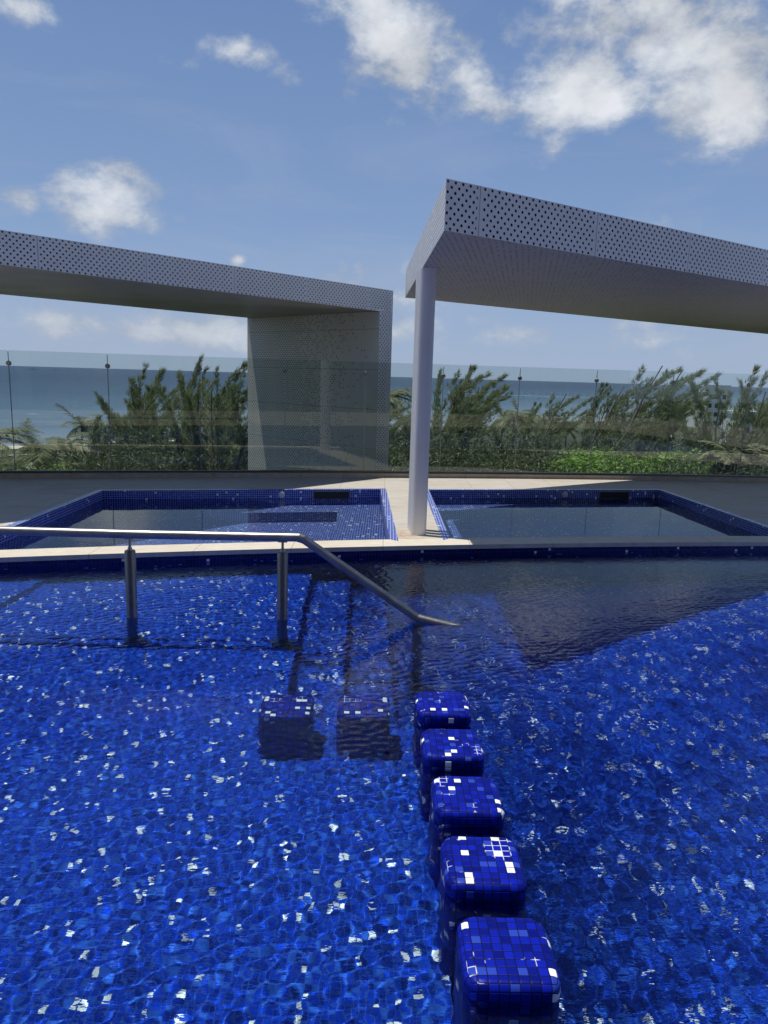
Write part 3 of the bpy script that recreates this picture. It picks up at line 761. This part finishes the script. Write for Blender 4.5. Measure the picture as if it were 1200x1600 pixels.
# ship on the horizon
def ship(px, D, w, label):
    p = at(px, 574, D); s = empty('ship', (p.x, p.y, GZ-.4), label=label, cat='ship')
    M_ = M['plastic']
    mb = MB(); mb.prism([(-w/2, -w*.07), (w*.4, -w*.07), (w/2, 0), (w*.4, w*.07), (-w/2, w*.07)], -.3, w*.07); mb.build('hull', M_, s)
    mb = MB(); mb.box((-w*.38, -w*.055, w*.0705), (w*.25, w*.055, w*.13)); mb.box((-w*.25, -w*.05, w*.1305), (w*.12, w*.05, w*.17)); mb.build('superstructure', M_, s)
ship(52, 3300, 44, 'small white ship on the sea horizon at far left'); ship(88, 3600, 24, 'tiny pale boat on the horizon right of the white ship')

# ------------------------------------------------------------------ vegetation
def leaf_mat(name, a, b, trans=.25):
    mt, N = material(name); p = N.node('ShaderNodeTexCoord', out=3)
    rnd = N.node('ShaderNodeNewGeometry', out=8); oi = N.node('ShaderNodeObjectInfo', out=5)
    n = N.noise(p, .9, 3)
    f = N.m('ADD', N.m('MULTIPLY', n, .6), N.m('MULTIPLY', rnd, .45)); f = N.m('ADD', f, N.m('MULTIPLY', oi, .15))
    c = N.mix(N.mr(f, .3, .9), a, b)
    d = N.node('ShaderNodeBsdfPrincipled', {'Base Color': c, 'Roughness': .55})
    t = N.node('ShaderNodeBsdfTranslucent', {'Color': c})
    finish(N, N.node('ShaderNodeMixShader', {0: trans, 1: d, 2: t})); return mt
M['needle'] = leaf_mat('casuarina_needles', (.085, .115, .045), (.34, .38, .17), .4)
M['palmleaf'] = leaf_mat('palm_frond', (.06, .08, .03), (.26, .28, .12))
M['broad'] = leaf_mat('bright_broad_leaf', (.09, .19, .02), (.28, .45, .07), .35)
M['shrub'] = leaf_mat('dark_shrub_leaf', (.035, .055, .02), (.15, .17, .065))
M['bark'] = simple('grey_bark', (.17, .14, .11), .9, 0, 5., .3)

def spray(rng, P, T, n, length, width, spread, wind):
    """n thin pointed leaves at each point P with axis T; returns triangles"""
    k = len(P); P = np.repeat(P, n, 0); T = np.repeat(T, n, 0); m_ = k*n
    D = T+rng.normal(0, spread, (m_, 3))+wind; D /= np.linalg.norm(D, axis=1)[:, None]
    S = np.cross(D, rng.normal(0, 1, (m_, 3))); S /= np.linalg.norm(S, axis=1)[:, None]+1e-9
    L = length*rng.uniform(.6, 1.3, (m_, 1)); P = P+rng.normal(0, length*.12, (m_, 3))
    return np.stack([P-S*width, P+S*width, P+D*L], 1)
def polyline(p0, dirs, seg):
    out = [np.array(p0, float)]
    for d in dirs: out.append(out[-1]+np.array(d)*seg)
    return np.array(out)
def casuarina(seed, H, lean=.15, leaders=3, width=2.6, dens=1.0):
    """feathery sea pine: flame-shaped plumes rising from a thin trunk, wind from the left"""
    rng = np.random.default_rng(seed); tris = []; wood = MB(); n = 12
    tr = np.array([[H*lean*(i/n)**1.5+rng.normal(0, .04), rng.normal(0, .05), H*.93*i/n] for i in range(n+1)])
    wood.tube(tr, [max(.02, .15*(1-i/n*.9)) for i in range(n+1)], 6)
    K = int(26*dens)+leaders
    for b in range(K):
        lead = b < leaders
        h = rng.uniform(.55, .8) if lead else rng.uniform(.28, .93)
        i = min(n-1, int(h*n)); p = tr[i]+(tr[i+1]-tr[i])*(h*n-i)
        a = rng.uniform(0, 2*math.pi); up = rng.uniform(2.2, 4.) if lead else rng.uniform(.55, 1.5)
        d = np.array([math.cos(a), math.sin(a), up]); d /= np.linalg.norm(d)
        Lb = H*(1.0-h)*rng.uniform(.85, 1.1)+.5 if lead else width*(1.25-h)*rng.uniform(.55, 1.1)+.5
        seg = 12; ds = []
        for s_ in range(seg):
            d = d+np.array([.05+.12*lean, 0, .055 if s_ < 7 else -.01]); d /= np.linalg.norm(d); ds.append(d.copy())
        pl = polyline(p, ds, Lb/seg); wood.tube(pl, [max(.005, .032*(1-k_/seg)) for k_ in range(seg+1)], 4, False)
        ds = np.array(ds); m_ = int(Lb/.021)
        t = rng.uniform(.14, 1, m_)**.9; idx = np.minimum((t*seg).astype(int), seg-1); f = (t*seg-idx)[:, None]
        Q = pl[idx]*(1-f)+pl[idx+1]*f; T = ds[idx]
        side = rng.normal(0, 1, (m_, 3)); side -= (side*T).sum(1)[:, None]*T; side /= np.linalg.norm(side, axis=1)[:, None]
        # twigs gather in tufts, so that the sky shows between them
        tuft = .62+.38*np.sin(t*Lb*11+rng.uniform(0, 6))
        Rr = (.34*np.clip((1-t), 0, 1)**.75*min(1, Lb/1.8)+.035)*tuft
        P = Q+side*(Rr*rng.uniform(.1, 1, m_)**.7)[:, None]+T*(Rr*.5)[:, None]
        tris.append(spray(rng, P, T*.95+side*.45, 6, .17, .0085, .27, np.array([.14, 0, .03])))
    return np.concatenate(tris), wood
def palm(seed, H, lean=.1, fr=20, L=2.4, wind=.55):
    rng = np.random.default_rng(seed); tris = []; wood = MB(); n = 8
    tr = [np.array([H*lean*(i/n)**1.6, 0, H*i/n]) for i in range(n+1)]
    wood.tube(tr, [.14-.05*i/n for i in range(n+1)], 8)
    c = tr[-1]
    for k in range(fr):
        a = k*2.399+rng.uniform(-.2, .2); up = rng.uniform(-.25, 1.25)
        d = np.array([math.cos(a)*1.0, math.sin(a)*1.0, up]); d /= np.linalg.norm(d); seg = 9; ds = []
        for s_ in range(seg):
            d = d+np.array([wind*.16, 0, -.13]); d /= np.linalg.norm(d); ds.append(d.copy())
        LL = L*rng.uniform(.8, 1.1); pl = polyline(c, ds, LL/seg); wood.tube(pl, [.022*(1-.8*s_/seg) for s_ in range(seg+1)], 3, False)
        m_ = 34; t = np.linspace(.12, 1, m_); idx = np.minimum((t*seg).astype(int), seg-1); f = (t*seg-idx)[:, None]
        Q = pl[idx]*(1-f)+pl[idx+1]*f; T = np.array(ds)[idx]
        S = np.cross(T, np.array([0, 0, 1.])); S /= np.linalg.norm(S, axis=1)[:, None]+1e-6
        for sg in (-1, 1):
            D = S*sg*.9+T*.75+np.array([wind*.35, 0, -.35])+rng.normal(0, .1, (m_, 3)); D /= np.linalg.norm(D, axis=1)[:, None]
            ll = (.62*np.sin(np.pi*np.clip(t*.9+.08, 0, 1))+.12)[:, None]*LL/2.4
            tris.append(np.stack([Q-T*.035, Q+T*.035, Q+D*ll], 1))
    return np.concatenate(tris), wood
def leafy(seed, H, blobs, n, size, trunk=True, flat=.35):
    """crown made of many small leaves spread through several clumps"""
    rng = np.random.default_rng(seed); wood = MB()
    if trunk: wood.tube([(0, 0, 0), (.1, 0, H*.5), (0, 0, H*.8)], [.22, .16, .08], 8)
    out = []
    tot = sum(b[3]*b[4]*b[5] for b in blobs)
    for (x, y, z, a, b, c) in blobs:
        k = max(50, int(n*a*b*c/tot)); u = rng.normal(0, 1, (k, 3)); u /= np.linalg.norm(u, axis=1)[:, None]
        r_ = rng.uniform(.55, 1.05, (k, 1))**.5; r_ *= 1+.18*np.sin(u[:, :1]*7+u[:, 1:2]*5+seed)
        P = np.array([x, y, z])+u*r_*np.array([a, b, c])
        nrm = u*.6+rng.normal(0, .55, (k, 3))+np.array([0, 0, flat]); nrm /= np.linalg.norm(nrm, axis=1)[:, None]
        s1 = np.cross(nrm, rng.normal(0, 1, (k, 3))); s1 /= np.linalg.norm(s1, axis=1)[:, None]; s2 = np.cross(nrm, s1)
        sz = size*rng.uniform(.6, 1.3, (k, 1))
        out.append(np.stack([P-s1*sz, P-s2*sz*.45, P+s1*sz, P+s2*sz*.45], 1))
        if trunk: wood.tube([(0, 0, H*.55), (x*.6, y*.6, z-.3*c), (x, y, z)], [.09, .05, .02], 5, False)
    return np.concatenate(out), wood
def make_tree(name, geo, leafm, loc_, label, cat, group=None, rz=0, sc=1.):
    tris, wood = geo; k = tris.shape[1]
    r0 = empty(name, loc_, rz, label=label, cat=cat, group=group); r0.scale = (sc,)*3
    if wood.v: wood.build('trunk', M['bark'], r0)
    np_mesh('crown', tris.reshape(-1, 3), np.arange(tris.shape[0]*k).reshape(-1, k), leafm, r0)
    return r0
GV = 'wind-blown trees between the terrace and the sea'
def place(proto, H0, px, py, D, label, rz=0., group=GV, first=False):
    """stand the tree so that its top is seen at photo pixel (px, py), D metres ahead"""
    t = at(px, py, D); s = (t.z-GZ)/H0
    o_ = proto if first else copy_tree(proto)
    o_.location = (t.x, t.y, GZ); o_.scale = (s, s, s); o_.rotation_euler = (0, 0, rz); o_['label'] = label; o_['group'] = group
    return o_
H0 = 13.5
casL = [make_tree('casuarina_tree', casuarina(s, H0, ln, ld, w_, dn), M['needle'], (0, 0, GZ), 'tree', 'tree', GV) for s, ln, ld, w_, dn in ((11, .02, 7, 2.8, 1.2), (12, .05, 8, 3.0, 1.4), (13, .16, 6, 3.0, 1.3), (14, .3, 4, 2.6, 1.))]
pal = [make_tree('palm_tree', palm(s, 9., ln, 22, 2.5, wd), M['palmleaf'], (0, 0, GZ), 'palm', 'palm tree', 'palms') for s, ln, wd in ((21, .05, .7), (22, .12, .9), (23, .02, .3))]
def tops(o_):   # highest point of the crown in the tree's own units, and its sideways offset
    c_ = [q_ for q_ in o_.children if q_.name.startswith('crown')][0]
    a = np.empty(len(c_.data.vertices)*3, np.float32); c_.data.vertices.foreach_get('co', a); a = a.reshape(-1, 3)
    i = a[:, 2].argmax(); return a[i]
TOP = {o_.name: tops(o_) for o_ in casL+pal}
used = set()
def put(proto, px, py, D, label, rz=0., group=GV):
    tp = TOP[proto.name]; t = at(px, py, D); s = (t.z-GZ)/tp[2]
    o_ = proto if proto.name not in used else copy_tree(proto); used.add(proto.name)
    c_, s_ = math.cos(rz), math.sin(rz)
    o_.location = (t.x-(tp[0]*c_-tp[1]*s_)*s, t.y-(tp[0]*s_+tp[1]*c_)*s, GZ); o_.scale = (s, s, s); o_.rotation_euler = (0, 0, rz)
    o_['label'] = label; o_['group'] = group; return o_
C1, C2, C3, C4 = casL; P1, P2, P3 = pal
put(C1, 226, 562, 27, 'tall feathery casuarina with a slim pointed top, left of the tallest one')
put(C2, 318, 548, 30, 'tallest casuarina behind the glass left of the perforated wall', .5)
put(C1, 345, 568, 25, 'slim upright casuarina between the tallest one and the perforated wall', 2.)
put(C3, 384, 560, 29, 'casuarina leaning towards the left edge of the perforated wall', .1)
put(C2, 150, 612, 31, 'lower casuarina spreading at the left end of the clump', 2.6)
put(C4, 255, 600, 36, 'olive casuarina filling the middle of the left clump', .2)
put(C2, 292, 606, 23, 'dark casuarina low in front of the left clump', 4.)
put(C1, 180, 640, 24, 'low casuarina at the foot of the left clump', 1.)
put(C3, 735, 566, 33, 'wind-bent casuarina right of the pale column, crown leaning right', .05)
put(C4, 765, 574, 31, 'second wind-bent casuarina right of the column, partly inside the first', -.1)
put(C2, 688, 570, 36, 'casuarina top showing just right of the pale column', .8)
put(C3, 940, 594, 44, 'casuarina leaning right in front of the pier', 0.)
put(C4, 905, 612, 40, 'lower casuarina leaning right in front of the pier', .1)
put(C4, 995, 600, 42, 'casuarina at the right end of the pier', .2)
put(C4, 1066, 566, 30, 'thin wispy casuarina with its top bent right above the glass', .0)
put(C4, 1095, 573, 33, 'wispy casuarina before the white block', -.2)
put(C1, 1122, 584, 29, 'upright casuarina just in front of the white block', 2.2)
put(C3, 1180, 565, 28, 'big casuarina at right with a thick bent crown above the glass', .1)
put(C2, 1150, 585, 31, 'dense casuarina just left of the big bent one', 1.7)
put(C3, 1215, 590, 34, 'casuarina cut by the right edge of the photo', .3)
put(C3, 1040, 612, 48, 'casuarina low behind the wispy ones', -.1)
put(C2, 985, 640, 38, 'dark casuarina low over the bright hedge', 3.)
put(C2, 1075, 640, 30, 'broad dark casuarina at the right above the bright hedge', 5.)
put(C3, 850, 650, 34, 'dark casuarina low beneath the pier', .4)
put(C2, 700, 640, 27, 'dark casuarina low right of the column', 1.2)
put(C2, 625, 650, 30, 'dark casuarina between the perforated wall and the column', 2.2)
put(C1, 770, 660, 24, 'dark casuarina low in the middle of the right half', 3.3)
put(C3, 100, 690, 24, 'dark casuarina low at left below the lone palm', 3.3)
GP = 'palms between the terrace and the sea'
put(P1, 88, 630, 62, 'lone palm with a bare trunk standing against the sea at left', 0., GP)
put(P2, 44, 652, 52, 'palm with blown fronds left of the lone palm', 0., GP)
put(P3, 22, 668, 40, 'grey-green palm near the left edge', .5, GP)
put(P1, 60, 690, 30, 'dark palm in front of the pair at left', 1., GP)
put(P2, 5, 700, 27, 'palm cut by the left edge of the photo', .2, GP)
put(P3, 125, 676, 34, 'small palm between the lone palm and the casuarinas', 1.4, GP)
put(P3, 638, 606, 60, 'palm seen between the perforated wall and the column', .3, GP)
put(P2, 618, 612, 66, 'palm close to the right edge of the perforated wall', 0., GP)
for i, (px, py, D, w_) in enumerate(((772, 626, 85, 'first'), (800, 622, 80, 'second'), (822, 640, 72, 'third'), (846, 634, 90, 'fourth'), (876, 640, 84, 'fifth'))):
    put((P1, P2, P3)[i % 3], px, py, D, w_+' palm from the left in the row before the pier', .4*i, GP)
sp = make_tree('spiky_plant', palm(41, 9., .0, 34, .8, .1), M['palmleaf'], (0, 0, GZ), 'spiky rosette plant with pale stiff leaves low at right beside the bright hedge', 'plant', None)
TOP[sp.name] = tops(sp); sp_ = at(1147, 690, 20); k_ = (sp_.z-GZ)/TOP[sp.name][2]; sp.location = (sp_.x, sp_.y, GZ); sp.scale = (k_,)*3
put(C2, 352, 590, 33, 'olive casuarina behind the slim one beside the perforated wall', 3.6)
put(C1, 205, 590, 33, 'slender casuarina behind the left part of the clump', 4.2)
put(C3, 835, 625, 46, 'wind-bent casuarina between the palms and the pier', .2)
put(C4, 640, 628, 38, 'casuarina crown between the perforated wall and the column', .1)
# bright sea-grape tree
rg = random.Random(4)
bl = [(rg.uniform(-2.0, 2.0), rg.uniform(-1.2, 2.0), 11.45+rg.uniform(-.4, .3), rg.uniform(.8, 1.3), rg.uniform(.8, 1.3), rg.uniform(.5, .8)) for _ in range(26)]
c = at(985, 720, 24); t = make_tree('broadleaf_tree', leafy(31, 12, bl, 26000, .075), M['broad'], (c.x, c.y, GZ), 'bright green broad-leaved treetop just beyond the glass at right', 'tree', None)
c = at(5, 735, 22); bl = [(rg.uniform(-1.6, 1.3), rg.uniform(-1, 1), 10.9+rg.uniform(-.4, .3), .8, .8, .5) for _ in range(9)]
make_tree('broadleaf_tree', leafy(32, 11, bl, 8000, .07), M['broad'], (c.x, c.y, GZ), 'bright green broad-leaved treetop at the bottom left corner of the glass', 'tree', None)
# lower thicket: nobody could count it
rng = np.random.default_rng(77); q_ = []
V_ = []
for k in range(520):
    D = 16+rng.uniform(0, 1)**1.5*120; x = rng.uniform(-.62, .62)*D
    if -.755*x+.656*D > 116: continue
    dep = rng.uniform(3.4, 8.5) if x/D > -.40 else rng.uniform(6.4, 9.)
    h = 14.5-D*math.tan(math.radians(dep))
    if h < 1.5: continue
    V_.append((x, D, h))
tr_ = []
for (x, y, h) in V_:
    n = 1500 if y < 40 else 600; a = rng.uniform(.9, 1.7)*(1 if y < 50 else 1.7)
    for _ in range(3):
        ox, oy, oz = rng.normal(0, a*.5, 3); r_ = a*rng.uniform(.5, .9)
        u = rng.normal(0, 1, (n//3, 3)); u /= np.linalg.norm(u, axis=1)[:, None]
        P = np.array([x+ox, y+oy, GZ+h-r_-abs(oz)])+u*np.array([r_, r_, r_*1.3])*(rng.uniform(.5, 1.1, (n//3, 1)))
        s = .055 if y < 40 else .13
        d1 = rng.normal(0, 1, (n//3, 3)); d1 /= np.linalg.norm(d1, axis=1)[:, None]; d2 = np.cross(d1, rng.normal(0, 1, (n//3, 3))); d2 /= np.linalg.norm(d2, axis=1)[:, None]
        tr_.append(np.stack([P-d1*s, P+d2*s*.5, P+d1*s*1.6], 1))
    n = n//2; P = np.array([x, y, GZ])+rng.normal(0, 1, (n, 3))*np.array([a*.6, a*.6, 0])+rng.uniform(0, 1, (n, 1))*np.array([0, 0, h*.85]); s = .2
    d1 = rng.normal(0, 1, (n, 3)); d1 /= np.linalg.norm(d1, axis=1)[:, None]; d2 = np.cross(d1, rng.normal(0, 1, (n, 3))); d2 /= np.linalg.norm(d2, axis=1)[:, None]
    tr_.append(np.stack([P-d1*s, P+d2*s*.5, P+d1*s*1.6], 1))
tr_ = np.concatenate(tr_); o_ = np_mesh('undergrowth', tr_.reshape(-1, 3), np.arange(len(tr_)*3).reshape(-1, 3), M['shrub'])
tag(o_, 'dark green coastal thicket below the taller trees', 'vegetation', kind='stuff')

# far white blocks at right
def block(px, D, w, dp, ztop, label):
    p = at(px, 620, D); b = empty('apartment_block', (p.x, p.y, GZ), .35, label=label, cat='building'); h = ztop-GZ
    mb = MB(); mb.box((-w/2, 0, 0), (w/2, dp, h)); mb.box((-w/2-.2, -.2, h+.001), (w/2+.2, dp+.2, h+.6)); mb.build('wall', M['whitewash'], b)
    nf = int(h/3)
    for i in range(nf):
        for j in range(int(w/3)):
            x = -w/2+1+j*3; mb = MB(); mb.box((x, -.06, i*3+1.), (x+1.5, .0-.003, i*3+2.5)); mb.build('window', M['dark_glass'], b)
block(1122, 260, 10, 8, 1.2, 'white block rising to the horizon behind the trees at right')
block(1185, 170, 8, 6, -4.6, 'pale low building showing through the casuarinas near the right edge')

for o_ in (pf, pw, sL, sR)+tuple(stools): o_.cycles.is_caustics_receiver = True
